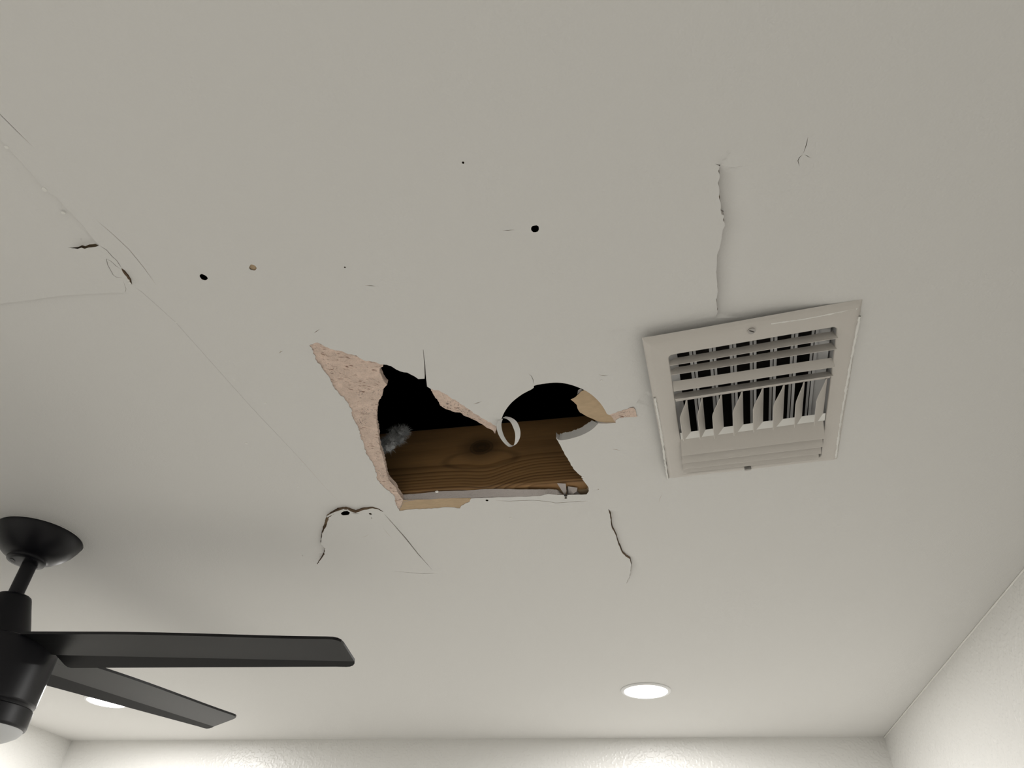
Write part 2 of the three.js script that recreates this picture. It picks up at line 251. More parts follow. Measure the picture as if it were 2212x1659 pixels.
const hair = [
  [[[-0.7488, -0.2324], [-0.7449, -0.2582], [-0.7405, -0.2809], [-0.7355, -0.3038]], 0.0007], [[[-0.7267, -0.4206], [-0.7183, -0.4480], [-0.7116, -0.4769], [-0.7103, -0.5098], [-0.7118, -0.5448]], 0.0006],
  [[[0.2489, -0.4611], [0.2483, -0.4709], [0.2462, -0.4825]], 0.0009], [[[0.2456, -0.4843], [0.2421, -0.4876], [0.2407, -0.4919], [0.2436, -0.5002]], 0.0008], [[[0.2473, -0.4846], [0.2515, -0.4873], [0.2558, -0.4906]], 0.0006],
  [[[-0.1511, -0.5344], [-0.1439, -0.5352], [-0.1346, -0.5357]], 0.0009], [[[-0.3832, -0.5993], [-0.3747, -0.6008], [-0.3671, -0.6030]], 0.0010], [[[-0.2836, -0.9026], [-0.2753, -0.9011], [-0.2657, -0.8977]], 0.0011],
  [[[-0.0464, -0.8563], [-0.0387, -0.8599], [-0.0300, -0.8620]], 0.0011], [[[-0.0411, -1.0794], [-0.0331, -1.0826], [-0.0251, -1.0872]], 0.0010], [[[-0.5052, -0.6836], [-0.4991, -0.6802], [-0.4921, -0.6764]], 0.0010], [[[-0.5878, -0.7205], [-0.5827, -0.7172], [-0.5768, -0.7158]], 0.0009],
  [[[-0.1672, -0.8355], [-0.1631, -0.8428], [-0.1617, -0.8535], [-0.1628, -0.8640]], 0.0008], [[[-0.1385, -0.8520], [-0.1395, -0.8618]], 0.0005], [[[-0.2917, -1.3206], [-0.2790, -1.3232]], 0.0009], [[[-0.1891, -1.3321], [-0.1831, -1.3202]], 0.0008],
  [[[-0.3130, -1.2403], [-0.2834, -1.2460], [-0.2312, -1.2487], [-0.1982, -1.2577], [-0.1818, -1.2667], [-0.1568, -1.2669], [-0.1298, -1.2663], [-0.1095, -1.2689]], 0.0010],
  [[[0.0443, -1.2961], [0.0478, -1.2753], [0.0533, -1.2570]], 0.0005], [[[-0.6105, -1.3246], [-0.6094, -1.3520], [-0.6056, -1.3828]], 0.0005], [[[-0.6823, -1.3667], [-0.6686, -1.3625], [-0.6567, -1.3533]], 0.0005]];
const pins = [[[-0.1053, -0.5388], 0.0056], [[-0.6271, -0.5434], 0.0060], [[-0.1807, -0.4227], 0.0016], [[-0.3325, -1.2368], 0.0033], [[-0.4005, -0.5604], 0.0014], [[-0.6187, -1.2604], 0.0034], [[-0.6222, -1.2792], 0.0015], [[-0.1564, -1.2484], 0.0032], [[-0.0820, -1.2229], 0.0012]];
const brownPin = [[-0.5413, -0.5381], 0.0056];
const ripHole = jag([[-0.6866, -1.2478], [-0.6782, -1.2414], [-0.6664, -1.2408], [-0.6629, -1.2465], [-0.6726, -1.2591], [-0.6867, -1.2595], [-0.6891, -1.2538]], 0.004, 0.0004, true);

const ripAt = [-0.6756, -1.2491];
// register cut-out (its frame covers the edge); VENT is the near left corner of the frame, turned VA about the vertical
const VENT = [0.0318, -0.7712], VA = 0.0775, VW = 0.333, VD = 0.428;
const ventPt = (u, v) => [VENT[0] + u * Math.cos(VA) + v * Math.sin(VA), VENT[1] + u * Math.sin(VA) - v * Math.cos(VA)];
const ventUV = (x, z) => { const a = x - VENT[0], b = z - VENT[1]; return [a * Math.cos(VA) + b * Math.sin(VA), a * Math.sin(VA) - b * Math.cos(VA)]; };
const ventHole = [ventPt(0.022, 0.026), ventPt(VW - 0.022, 0.026), ventPt(VW - 0.022, VD - 0.012), ventPt(0.022, VD - 0.012)];

const cracks = [slit(tearV, (t) => 0.0006 + 0.0008 * vnoise(t * 30, 2)), slit(arcL, (t) => 0.0012 + 0.0014 * vnoise(t * 14, 3) + 0.0042 * sm(0.40, 0.52, t) * sm(0.80, 0.66, t)), slit(diagL, (t) => 0.0034 * (1 - 0.75 * t)), slit(lowL, (t) => 0.0011 + 0.0012 * vnoise(t * 9, 4)),
  slit(crackR, (t) => 0.0022 * (1 - 0.6 * t) * (0.6 + 0.8 * vnoise(t * 11, 6))), slit(panelDiag, 0.0003), slit(panelTear, (t) => 0.0006 + 0.0022 * t), slit(panelCrack, 0.0012), slit(panelRip, (t) => 0.0026 - 0.0012 * t), slit(leaf, 0.0010),
  slit(panelLow, 0.0003), slit(seamLine, 0.0004), slit(ventPeel, 0.0008), ripHole, ...hair.map(([l, w]) => slit(l, w)), ...pins.map(([[x, z], r]) => blob(x, z, r)), blob(...brownPin[0], brownPin[1])];
// relief of the painted face, metres up (+) or down (-): lifted edges beside the tears
const ends = (t, a = 0.1, b = 0.1) => sm(0, a, t) * sm(1, 1 - b, t);
const lifts = [
  { l: tearV, s: 1, up: 0.0240, w: 0.017, a: 0.12, b: 0.02 },
  { l: arcL, s: 1, up: 0.0085, w: 0.026, a: 0.16, b: 0.15 },
  { l: crackR, s: 1, up: 0.0075, w: 0.016, a: 0.05, b: 0.25 },
  { l: panelDiag, s: -1, up: 0.0036, w: 0.028, a: 0.1, b: 0.02 }, { l: panelTear, s: 1, up: 0.0050, w: 0.018, a: 0.5, b: 0.02 }, { l: panelLow, s: -1, up: 0.0034, w: 0.026, a: 0.05, b: 0.2 },
  { l: panelRip, s: 1, up: 0.0045, w: 0.012, a: 0.3, b: 0.3 }, { l: ventPeel, s: 1, up: 0.004, w: 0.02, a: 0.2, b: 0.2 },
  { l: diagL, s: 1, up: 0.0012, w: 0.02, a: 0.1, b: 0.3 }];
for (const q of lifts) { let a = 1e9, b = -1e9, c = 1e9, d = -1e9; for (const [x, z] of q.l) { a = Math.min(a, x); b = Math.max(b, x); c = Math.min(c, z); d = Math.max(d, z); } const m = q.w * 5; q.box = [a - m, b + m, c - m, d + m]; }
function relief(x, z) {
  let y = 0;
  for (const q of lifts) {
    if (x < q.box[0] || x > q.box[1] || z < q.box[2] || z > q.box[3]) continue;
    const [d, t] = sigDist(q.l, x, z); if (d * q.s <= 0) continue;
    y += q.up * Math.exp(-Math.pow(Math.abs(d) / q.w, 1.3)) * ends(t, q.a, q.b);
  }
  const [u, v] = ventUV(x, z);                      // board bellies up behind the proud corner of the register frame
  if (u > -0.2 && u < 0.34 && v > -0.15 && v < 0.5) {
    const du = Math.max(0, -u - 0.002), dv = Math.max(0, -v - 0.002), d = Math.hypot(du, dv);
    const along = (v < 0.02 ? sm(0.31, 0.2, u) : 1) * (u < 0.02 ? sm(0.43, 0.34, v) : 1);
    if (u < 0.02 || v < 0.02) y += 0.0115 * Math.exp(-Math.pow(d / 0.024, 1.2)) * along;
  }
  return y > 0 ? 0.0125 * (1 - Math.exp(-y / 0.0125)) : y;   // the back of the board stops the bulge
}
const IN = [-1.42, 0.66, -1.86, 0.06];              // finely meshed field of the ceiling
const ceil = new THREE.Group(); ceil.name = 'ceiling'; ceil.userData = { kind: 'structure', label: 'off-white painted drywall ceiling with torn holes, cracks and peeling paint', category: 'ceiling' }; scene.add(ceil);
const rect = (a, b, c, d) => [[a, c], [b, c], [b, d], [a, d]];
const nearAny = (x, z) => { let m = 1; for (const q of lifts) if (x > q.box[0] && x < q.box[1] && z > q.box[2] && z < q.box[3]) m = Math.min(m, Math.abs(sigDist(q.l, x, z)[0])); const [u, v] = ventUV(x, z); m = Math.min(m, Math.hypot(Math.max(-u, 0, u - VW), Math.max(-v, 0, v - VD))); return m; };
const limit = (x, z) => { const d = nearAny(x, z); return d < 0.03 ? 0.006 : d < 0.08 ? 0.014 : 0.06; };
part('damaged_board', sheet(shapeOf(rect(...IN), [opening, ventHole, ...cracks]), limit, (x, z) => H + relief(x, z), (x, z) => nearAny(x, z) > 0.12), M.ceiling, ceil);
const lightHoles = DOWNLIGHTS.map(([x, z]) => Array.from({ length: 40 }, (_, i) => [x + 0.068 * Math.cos(i / 20 * Math.PI), z + 0.068 * Math.sin(i / 20 * Math.PI)]));
part('board', sheet(shapeOf(rect(XL, XR, ZB, ZF), [rect(...IN), ...lightHoles]), () => 5, () => H), M.ceiling, ceil);
// edges of the board seen through the openings, and its upper face
const upAt = (l, f) => l.map(([x, z]) => [x, f(x, z), z]);
const cutAt = jFar.findIndex((p) => p[0] === farEdge[5][0] && p[1] === farEdge[5][1]);       // past here the board broke away flush under the joist
const rimLine = [jRight, jRim, flapTip, jChip, jCircle, jStripTop, slitEdge, jVoidTop, jPinkTop, jPinkOuter, jKraftLow].flatMap((l) => l.slice(0, -1)).concat(jFar.slice(0, cutAt + 1));
part('broken_edge', wallStrip(upAt(rimLine, (x, z) => H + relief(x, z)), upAt(rimLine, () => H + THICK)), M.gypsum, ceil);
part('cut_edge', wallStrip(upAt(ventHole, () => H + 0.0005), upAt(ventHole, () => H + THICK), true), M.gypsum, ceil);
cracks.slice(0, 13).forEach((c, k) => { if (k === 1 || k === 4 || k === 8) part('stained_edge', wallStrip(upAt(c, (x, z) => H + relief(x, z)), upAt(c, () => H + 0.0125), true), M.stain, ceil); });
for (const c of cracks.slice(0, 13)) if (c !== cracks[1] && c !== cracks[4] && c !== cracks[6] && c !== cracks[8]) { const g = wallStrip(upAt(c, (x, z) => H + relief(x, z)), upAt(c, () => H + (c === cracks[0] ? 0.021 : 0.0125)), true); (ceil.userData.g ??= []).push(g); }
part('crack_edges', mergeGeometries(ceil.userData.g), M.gypsum, ceil).userData.kind = 'stuff'; delete ceil.userData.g;
part('board_back', sheet(shapeOf(rect(XL, XR, ZB, ZF), [opening, ventHole, ...pins.slice(0, 2).map(([[x, z], r]) => blob(x, z, r * 3.4)), ripHole.map(([x, z]) => [ripAt[0] + (x - ripAt[0]) * 2.8, ripAt[1] + (z - ripAt[1]) * 2.8]), ...lightHoles]), () => 5, () => H + THICK), M.kraft, ceil);

// torn face paper left on the board round the hole
const rough = (k, s) => (x, z) => H + k + s * (fbm(x * 60, z * 60, 3) - 0.5);
const fine = () => 0.006;
const pinkInner = jag([[-0.4154, -0.7748], [-0.4183, -0.7817], [-0.4254, -0.7848], [-0.4291, -0.7970], [-0.4303, -0.8120], [-0.4270, -0.8290], [-0.4363, -0.8372], [-0.4462, -0.8568], [-0.4615, -0.8748], [-0.4755, -0.9063], [-0.4854, -0.9338], [-0.4919, -0.9613], [-0.5012, -0.9910], [-0.5074, -1.0157], [-0.5111, -1.0439], [-0.5196, -1.0838], [-0.5287, -1.1256], [-0.5235, -1.1581], [-0.5247, -1.1841], [-0.5221, -1.2129]], 0.005, 0.0010);
const kraftTop = [[-0.5221, -1.2129], [-0.4381, -1.2166], [-0.3659, -1.2244]];
const inset = (l) => l;
function layer(name, pts, edge, k, s, m, edgeMat) {
  const f = rough(k, s), o = part(name, sheet(shapeOf(pts), fine, f), m, ceil);
  if (edge) part('torn_edge', wallStrip(upAt(edge, f), upAt(edge, (x, z) => H + THICK)), edgeMat, o);
  return o;
}
layer('torn_paper', [...jPinkTop.slice(0, -1), ...jPinkOuter.slice(0, -1), [-0.5453, -1.2560], ...pinkInner.slice().reverse().slice(0, -1)], pinkInner, 0.0018, 0.0016, M.pink, M.pink).userData.label = 'large triangle of torn pink-beige board paper beside the dark hole';
layer('bare_kraft_paper', [...kraftTop.slice(0, -1), ...jKraftLow.slice().reverse(), ], null, 0.0010, 0.0006, M.kraft).userData.label = 'bare tan paper patch below the far edge of the hole';
const stripLow = jag([[-0.3504, -0.8498], [-0.3502, -0.8681], [-0.3472, -0.8854], [-0.3466, -0.8992], [-0.3395, -0.9107], [-0.3236, -0.9238], [-0.3146, -0.9250], [-0.3103, -0.9341], [-0.3006, -0.9426], [-0.2881, -0.9573], [-0.2764, -0.9758], [-0.2668, -0.9868], [-0.2625, -0.9994], [-0.2566, -0.9823], [-0.2530, -0.9739]], 0.005, 0.0009);
layer('torn_paper', [...stripLow.slice(0, -1), ...jStripTop.slice(jStripTop.findIndex((p) => p[0] === stripTop[1][0] && p[1] === stripTop[1][1]), -1)], stripLow, 0.0014, 0.003, M.pink, M.pink).userData.label = 'long diagonal strip of torn pink-beige paper between hole and round cut';
layer('torn_paper', [...jChip.slice(0, -1)], null, 0.0010, 0.0022, M.pink).userData.label = 'small torn pink paper scar beside the round cut-out';
// broken gypsum face along the joist
{
  const lo = [[-0.5371, -1.2413], [-0.5206, -1.2171], [-0.4912, -1.2158], [-0.4379, -1.2162], [-0.3653, -1.2221], [-0.3036, -1.2260], [-0.2513, -1.2308], [-0.2121, -1.2327], [-0.1913, -1.2267], [-0.1730, -1.2331], [-0.1607, -1.2350]];
  const hi = [[-0.5400, -1.2303], [-0.5281, -1.2078], [-0.4967, -1.2099], [-0.4368, -1.2068], [-0.3636, -1.2104], [-0.3011, -1.2108], [-0.2487, -1.2147], [-0.2101, -1.2197], [-0.1907, -1.2222], [-0.1727, -1.2255], [-0.1637, -1.2428]];
  const L = jag(lo, 0.012, 0.0006), n = 70, at = (l, t) => { const q = t * (l.length - 1), i = Math.min(l.length - 2, Math.floor(q)); return [mix(l[i][0], l[i + 1][0], q - i), mix(l[i][1], l[i + 1][1], q - i)]; };
  const rows = 5, pos = [], ix = [], uv = [];
  for (let j = 0; j <= rows; j++) for (let i = 0; i <= n; i++) { const a = at(lo, i / n), b = at(hi, i / n), t = j / rows, w = 0.0034 * (fbm(i * 0.42, j * 1.3, 3) - 0.5) * (j && j < rows ? 1 : 0.4); pos.push(mix(a[0], b[0], t), H + 0.0004 + t * (THICK * (1 - 0.34 * sm(0.42, 0.62, i / n)) - 0.0004) + w, mix(a[1], b[1], t) + w); uv.push(i / n * 0.5, t * 0.02); }
  for (let j = 0; j < rows; j++) for (let i = 0; i < n; i++) { const a = j * (n + 1) + i; ix.push(a, a + 1, a + n + 1, a + 1, a + n + 2, a + n + 1); }
  const g = new THREE.BufferGeometry(); g.setAttribute('position', new THREE.Float32BufferAttribute(pos, 3)); g.setAttribute('uv', new THREE.Float32BufferAttribute(uv, 2)); g.setIndex(ix); g.computeVertexNormals();
  part('gypsum_edge', g, M.scrap, ceil).userData.label = 'grey-white broken gypsum edge under the joist';
  // crumpled paper scraps still nailed at the end of it
  const tri = (pts) => { const v = pts.map(([x, z], i) => [x, H + 0.002 + 0.009 * [1, 0.9, 0.5, 0.05, 0.15, 0.1][i % 6], z]); const q = []; for (let i = 1; i < v.length - 1; i++) q.push(...v[0], ...v[i], ...v[i + 1]); const g = new THREE.BufferGeometry(); g.setAttribute('position', new THREE.Float32BufferAttribute(q, 3)); g.setAttribute('uv', new THREE.Float32BufferAttribute(new Float32Array(q.length / 3 * 2), 2)); g.computeVertexNormals(); return g; };
  part('paper_scrap', tri([[-0.1694, -1.2049], [-0.1508, -1.2073], [-0.1524, -1.2304], [-0.1569, -1.2456], [-0.1582, -1.2397]]), M.scrap, ceil);
  part('paper_scrap', tri([[-0.1476, -1.2197], [-0.1275, -1.2266], [-0.1303, -1.2353], [-0.1377, -1.2374], [-0.1464, -1.2527], [-0.1507, -1.2533]]), M.scrap, ceil);
  part('paper_scrap', tri([[-0.1366, -1.2375], [-0.1311, -1.2375], [-0.1200, -1.2561], [-0.1456, -1.2547], [-0.1430, -1.2481]]), M.scrap, ceil);
}
// tan paper flap that bridges the round cut
{
  const pts = [...jCircle.slice(0, jCircle.findIndex((p) => p[0] === circleArc[4][0] && p[1] === circleArc[4][1]) + 1), ...jag([[-0.0737, -0.8955], [-0.0822, -0.8994], [-0.0865, -0.9040], [-0.0928, -0.9106], [-0.1033, -0.9169], [-0.0988, -0.9241], [-0.0940, -0.9347], [-0.0939, -0.9470], [-0.0907, -0.9599], [-0.0824, -0.9694], [-0.0709, -0.9804], [-0.0610, -0.9909]], 0.006, 0.0006).slice(1), ...flapTip.slice(1, -1), chipEdge[0], [-0.0316, -0.9834], [-0.0356, -0.9726]];
  part('paper_flap', sheet(shapeOf(pts), fine, (x, z) => H + 0.0016 + 0.0012 * Math.sin((x + z) * 70) + 0.0008 * fbm(x * 40, z * 40, 2)), M.kraft, ceil).userData.label = 'tan paper flap left across the round cut-out';
  const sc = jag([[-0.0902, -0.9100], [-0.0872, -0.8993], [-0.0826, -0.8961], [-0.0789, -0.8999], [-0.0846, -0.9056]], 0.004, 0.0004, true);
  part('paper_scrap', sheet(shapeOf(sc), fine, (x, z) => H + 0.005 + 0.003 * fbm(x * 90, z * 90, 2)), M.scrap, ceil);
}
// rim of the round cut where it shows from below, with crumbs of gypsum
{
  const inner = [[-0.1396, -1.0333], [-0.1318, -1.0306], [-0.1149, -1.0277], [-0.0985, -1.0202], [-0.0847, -1.0096], [-0.0710, -0.9984]], outer = rimFar.slice(1), n = 40, at = (l, t) => { const q = t * (l.length - 1), i = Math.min(l.length - 2, Math.floor(q)); return [mix(l[i][0], l[i + 1][0], q - i), mix(l[i][1], l[i + 1][1], q - i)]; };
  const lo = [], hi = []; for (let i = 0; i <= n; i++) { const a = at(outer, i / n), b = at(inner, i / n), j = (rnd() - 0.5) * 0.0016; lo.push([a[0], H + 0.0002, a[1]]); hi.push([b[0], H + THICK + j, b[1] + j]); }
  part('cut_edge', wallStrip(lo, hi), M.cutEdge, ceil).userData.label = 'pale cut edge of the round opening';
}
// curled strip of paper hanging from the point between the two holes
{
  const loop = [[-0.2426, 2.4390, -0.9553], [-0.2472, 2.4349, -0.9652], [-0.2484, 2.4310, -0.9805], [-0.2462, 2.4277, -0.9973], [-0.2415, 2.4251, -1.0112], [-0.2349, 2.4235, -1.0199], [-0.2271, 2.4230, -1.0179], [-0.2187, 2.4235, -1.0031], [-0.2137, 2.4251, -0.9835], [-0.2139, 2.4277, -0.9650], [-0.2175, 2.4310, -0.9530], [-0.2247, 2.4349, -0.9476], [-0.2339, 2.4390, -0.9480]].map((p) => new THREE.Vector3(...p));
  const c = new THREE.CatmullRomCurve3(loop), n = 64, out = { a: [[], []], b: [[], []] };
  for (let i = 0; i <= n; i++) {
    const t = i / n, p = c.getPointAt(t), wd = t < 0.45 ? mix(0.0115, 0.007, sm(0.05, 0.42, t)) : mix(0.007, 0.0125, sm(0.45, 0.62, t)) * mix(1, 0.55, sm(0.8, 1, t));
    const dir = new THREE.Vector3(0.72, 0.62, -0.2).normalize();
    const q = [p.x - dir.x * wd / 2, p.y - dir.y * wd / 2, p.z - dir.z * wd / 2], r = [p.x + dir.x * wd / 2, p.y + dir.y * wd / 2, p.z + dir.z * wd / 2];
    if (t <= 0.46) { out.a[0].push(q); out.a[1].push(r); } if (t >= 0.45) { out.b[0].push(q); out.b[1].push(r); }
  }
  const o = part('paper_curl', wallStrip(...out.a), M.paper, ceil); o.userData.label = 'white curl of paper hanging between the hole and the round cut';
  part('curl_underside', wallStrip(...out.b), M.paper, o);
}
// stiff lifted lip of paint over the small rip at the lower patch
{
  const lip = (pts, drop) => { const c = new THREE.CatmullRomCurve3(pts.map(([x, z], i) => new THREE.Vector3(x, H - drop * Math.sin(Math.PI * i / (pts.length - 1)) - 0.0006, z))); const g = new THREE.TubeGeometry(c, 30, 0.0019, 6); return g; };
  part('paint_lip', lip([[-0.7263, -1.2589], [-0.7107, -1.2469], [-0.6939, -1.2374], [-0.6755, -1.2319], [-0.6724, -1.2327]], 0.003), M.paper, ceil);
  part('paint_lip', lip([[-0.6673, -1.2344], [-0.6605, -1.2405], [-0.6546, -1.2517], [-0.6462, -1.2570]], 0.003), M.paper, ceil);
}
// loose chips of paint and crumbs stuck to the face
for (const [[x, z], r] of [[[-0.6753, -0.8425], 0.0022], [[-0.7763, -0.9578], 0.0034], [[-0.7408, -1.1266], 0.0026], [[-0.2943, -1.3171], 0.0026], [[-0.0431, -0.8723], 0.0022], [[-0.7220, -1.2823], 0.0026], [[-0.7668, -0.4021], 0.003], [[-0.7664, -0.3634], 0.0035], [[-0.7707, -0.2991], 0.003], [[-0.4350, -1.1870], 0.004], [[-0.1098, -1.1722], 0.003], [[-0.7267, -0.6239], 0.0016], [[-0.7022, -0.7722], 0.0016], [[-0.7525, -0.5355], 0.0026], [[-0.7505, -0.5292], 0.002], [[-0.5803, -0.7141], 0.0014]]) {
  const g = new THREE.IcosahedronGeometry(r, 1), p = g.attributes.position; for (let i = 0; i < p.count; i++) { const k = 0.7 + 0.6 * hash(Math.round(p.getX(i) * 1e5), Math.round(p.getZ(i) * 1e5)); p.setXYZ(i, p.getX(i) * k, p.getY(i) * 0.35, p.getZ(i) * k * 0.9); }
  g.computeVertexNormals(); g.translate(x, H - r * 0.1, z); part('paint_chip', g, M.caulk, ceil);
}
{ const g = new THREE.CylinderGeometry(0.007, 0.007, 0.002, 16); g.translate(brownPin[0][0], H + 0.0028, brownPin[0][1]); part('hole_plug', g, M.kraft, ceil); }

// ---------------------------------------------------------------- joist above the far edge of the hole
{
  const zf = -1.209, y0 = H + THICK + 0.0005, y1 = 2.6385, e = 0.004, prof = [[zf, y1 - e], [zf - e, y1], [zf - 0.036, y1], [zf - 0.038, y1 - 0.002], [zf - 0.038, y0], [zf - e * 1.6, y0], [zf - e * 0.5, y0 + e * 0.5], [zf, y0 + e * 1.8]];
  const g = new THREE.ExtrudeGeometry(new THREE.Shape(prof.map(([z, y]) => new THREE.Vector2(-z, y))), { depth: 2.9, bevelEnabled: false }); // along the joist
  g.rotateY(Math.PI / 2); const p = g.attributes.position, uv = g.attributes.uv;
  g.translate(-2.45, 0, 0);
  for (let i = 0; i < p.count; i++) { uv.setXY(i, (p.getX(i) + 0.62) / 0.70, (p.getY(i) - y0) / 0.187); }
  g.computeVertexNormals();
  const j = shadow(new THREE.Mesh(g, M.wood)); j.name = 'ceiling_joist'; j.userData = { label: 'brown pine joist with a dark knot showing through the hole in the ceiling', category: 'joist' }; scene.add(j);
  const n = new THREE.CylinderGeometry(0.0016, 0.0014, 0.022, 8); n.rotateX(0.5); n.translate(...[-0.1496, 2.4480, -1.2287]); 
  const nail = shadow(new THREE.Mesh(mergeGeometries([n, (() => { const h = new THREE.CylinderGeometry(0.004, 0.003, 0.0022, 10); h.translate(...[-0.1551, 2.4390, -1.2383]); return h; })()]), M.duct)); nail.name = 'drywall_nail'; nail.userData = { label: 'dark nail sticking through the paper scraps under the joist', category: 'nail' }; scene.add(nail);
}
// grey insulation caught at the left end of the joist
{
  const at = [-0.5100, 2.4900, -1.0477], fib = [];
  for (let b = 0; b < 13; b++) {                       // loose clumps
    const g = new THREE.IcosahedronGeometry(0.007 + 0.004 * rnd(), 3), p = g.attributes.position, o = [(rnd() - 0.5) * 0.034, (b / 12 - 0.5) * 0.07, (rnd() - 0.5) * 0.02];
    for (let i = 0; i < p.count; i++) { const x = p.getX(i), y = p.getY(i), z = p.getZ(i), k = 0.35 + 1.3 * fbm(x * 190 + b * 7, y * 190 + z * 120, 4); p.setXYZ(i, x * k + o[0], y * k + o[1], z * k + o[2]); }
    g.computeVertexNormals(); g.deleteAttribute('uv'); fib.push(g);
    for (let i = 0; i < 1100; i++) {
      const a = rnd() * 6.283, c = Math.acos(2 * rnd() - 1), d = new THREE.Vector3(Math.sin(c) * Math.cos(a), Math.cos(c), Math.sin(c) * Math.sin(a)), s = d.clone().multiplyScalar(0.003 + 0.009 * rnd()).add(new THREE.Vector3(...o)), e = s.clone().add(new THREE.Vector3(d.x + (rnd() - 0.5) * 1.4, d.y + (rnd() - 0.5) * 1.4, d.z + (rnd() - 0.5) * 1.4).multiplyScalar(0.002 + 0.006 * rnd())), w = new THREE.Vector3(rnd() - 0.5, rnd() - 0.5, rnd() - 0.5).multiplyScalar(0.0006);
      const t = new THREE.BufferGeometry(); t.setAttribute('position', new THREE.Float32BufferAttribute([...s.clone().sub(w).toArray(), ...s.clone().add(w).toArray(), ...e.toArray()], 3)); t.computeVertexNormals(); fib.push(t);
    }
  }
  const m = mergeGeometries(fib); m.rotateZ(-0.6); m.translate(at[0], at[1], at[2]);
  const o = shadow(new THREE.Mesh(m, M.fluff)); o.name = 'insulation_tuft'; o.userData = { label: 'grey fluffy insulation tuft in front of the joist at the hole', category: 'insulation' }; scene.add(o);
}

// ---------------------------------------------------------------- supply register
{
  const V = group('air_register', 'dirty off-white metal ceiling air register with bent louvers', 'air vent', [VENT[0], H, VENT[1]]); V.rotation.y = -VA;
  const sag = (u, v) => 0.0012 + 0.0060 * sm(1, 0, u / VW) * sm(1.1, 0.2, v / VD) + 0.0030 * sm(1, 0, v / VD);   // the near left corner stands proud of the board
  // points given as (u, v, down): u along the near edge, v away from it, down below the frame face
  const toLocal = (u, v, d) => [u, -sag(u, v) - d, -v];
  const O = [0.0375, 0.2990, 0.0445, 0.4105];
  const rr = (a, b, c, d, r, n = 5) => { const o = []; for (const [cx, cy, s] of [[b - r, c + r, -Math.PI / 2], [b - r, d - r, 0], [a + r, d - r, Math.PI / 2], [a + r, c + r, Math.PI]]) for (let i = 0; i <= n; i++) o.push([cx + r * Math.cos(s + i / n * Math.PI / 2), cy + r * Math.sin(s + i / n * Math.PI / 2)]); return o; };
  const bend = (g) => { const p = g.attributes.position; for (let i = 0; i < p.count; i++) { const u = p.getX(i), v = p.getY(i), d = p.getZ(i); p.setXYZ(i, ...toLocal(u, v, d)); } g.computeVertexNormals(); return g; };
  // frame: four mitred strips with a rolled outer rim, split along u and v so that it can follow the sag
  const profile = (s, t) => (s < 0.08 ? -0.004 + 0.0045 * s / 0.08 : s < 0.30 ? 0.0005 + 0.0030 * sm(0.08, 0.30, s) : s > 0.96 ? mix(0.0035, 0.0015, (s - 0.96) / 0.04) : 0.0035);
  const ring = 44, side = 20, outerPts = [], innerPts = [];
  const per = (a, b, c, d, r) => { const o = []; const corner = (x, y, s) => { for (let i = 0; i <= 4; i++) o.push([x + r * Math.cos(s + i / 4 * Math.PI / 2), y + r * Math.sin(s + i / 4 * Math.PI / 2)]); }; const seg = (x0, y0, x1, y1) => { for (let i = 1; i < side; i++) o.push([mix(x0, x1, i / side), mix(y0, y1, i / side)]); };
    corner(b - r, c + r, -Math.PI / 2); seg(b, c + r, b, d - r); corner(b - r, d - r, 0); seg(b - r, d, a + r, d); corner(a + r, d - r, Math.PI / 2); seg(a, d - r, a, c + r); corner(a + r, c + r, Math.PI); seg(a + r, c, b - r, c); return o; };
  const po = per(0, VW, 0, VD, 0.0015), pi = per(O[0], O[1], O[2], O[3], 0.008), ss = [0, 0.03, 0.08, 0.14, 0.2, 0.3, 0.6, 0.96, 1], pos = [], uv = [], ix = [], n = po.length;
  ss.forEach((s) => po.forEach((q, i) => { const u = mix(q[0], pi[i][0], s), v = mix(q[1], pi[i][1], s); pos.push(...toLocal(u, v, profile(s) + 0.0006 * (fbm(u * 60, v * 60, 2) - 0.5))); uv.push(u, v); }));
  po.forEach((q, i) => { pos.push(...toLocal(pi[i][0], pi[i][1], -0.005)); uv.push(pi[i][0], pi[i][1]); });
  for (let j = 0; j < ss.length; j++) for (let i = 0; i < n; i++) { const a = j * n + i, b = j * n + (i + 1) % n, c = a + n, d = b + n; ix.push(a, c, b, b, c, d); }
  const fg = new THREE.BufferGeometry(); fg.setAttribute('position', new THREE.Float32BufferAttribute(pos, 3)); fg.setAttribute('uv', new THREE.Float32BufferAttribute(uv, 2)); fg.setIndex(ix); fg.computeVertexNormals();
  part('frame', fg, M.register, V);
  // sheet blade between a back line and a front line (each u0,v0 -> u1,v1 with its depth), 1 mm thick
  const plate = (back, front, th = 0.0009, segs = 10) => { const g = (o) => { const a = [], b = []; for (let i = 0; i <= segs; i++) { const t = i / segs, P = (l) => toLocal(mix(l[0][0], l[1][0], t), mix(l[0][1], l[1][1], t), mix(l[0][2], l[1][2], t)); const p = P(back), q = P(front); a.push([p[0], p[1], p[2] - o]); b.push([q[0], q[1], q[2] - o]); } return [a, b]; };
    const [a0, b0] = g(0), [a1, b1] = g(th); return mergeGeometries([wallStrip(a0, b0), wallStrip(b0, b1), wallStrip(b1, a1), wallStrip(a1, a0)]); };
  // four cross louvers, the third one bent open
  [[0.0665, 0.0635, 0.0665, 0.0650, 0.010, 0.008], [0.0900, 0.0875, 0.0935, 0.0905, 0.010, 0.008], [0.1190, 0.1300, 0.1240, 0.1325, 0.004, 0.0095], [0.1590, 0.1545, 0.1640, 0.1570, 0.009, 0.008]].forEach(([v0, w0, v1, w1, up, dn]) => {
    part('cross_louver', plate([[0.0385, v0, -up], [0.2990, v1, -up]], [[0.0375, w0, dn], [0.3010, w1, dn]]), M.register, V);
  });
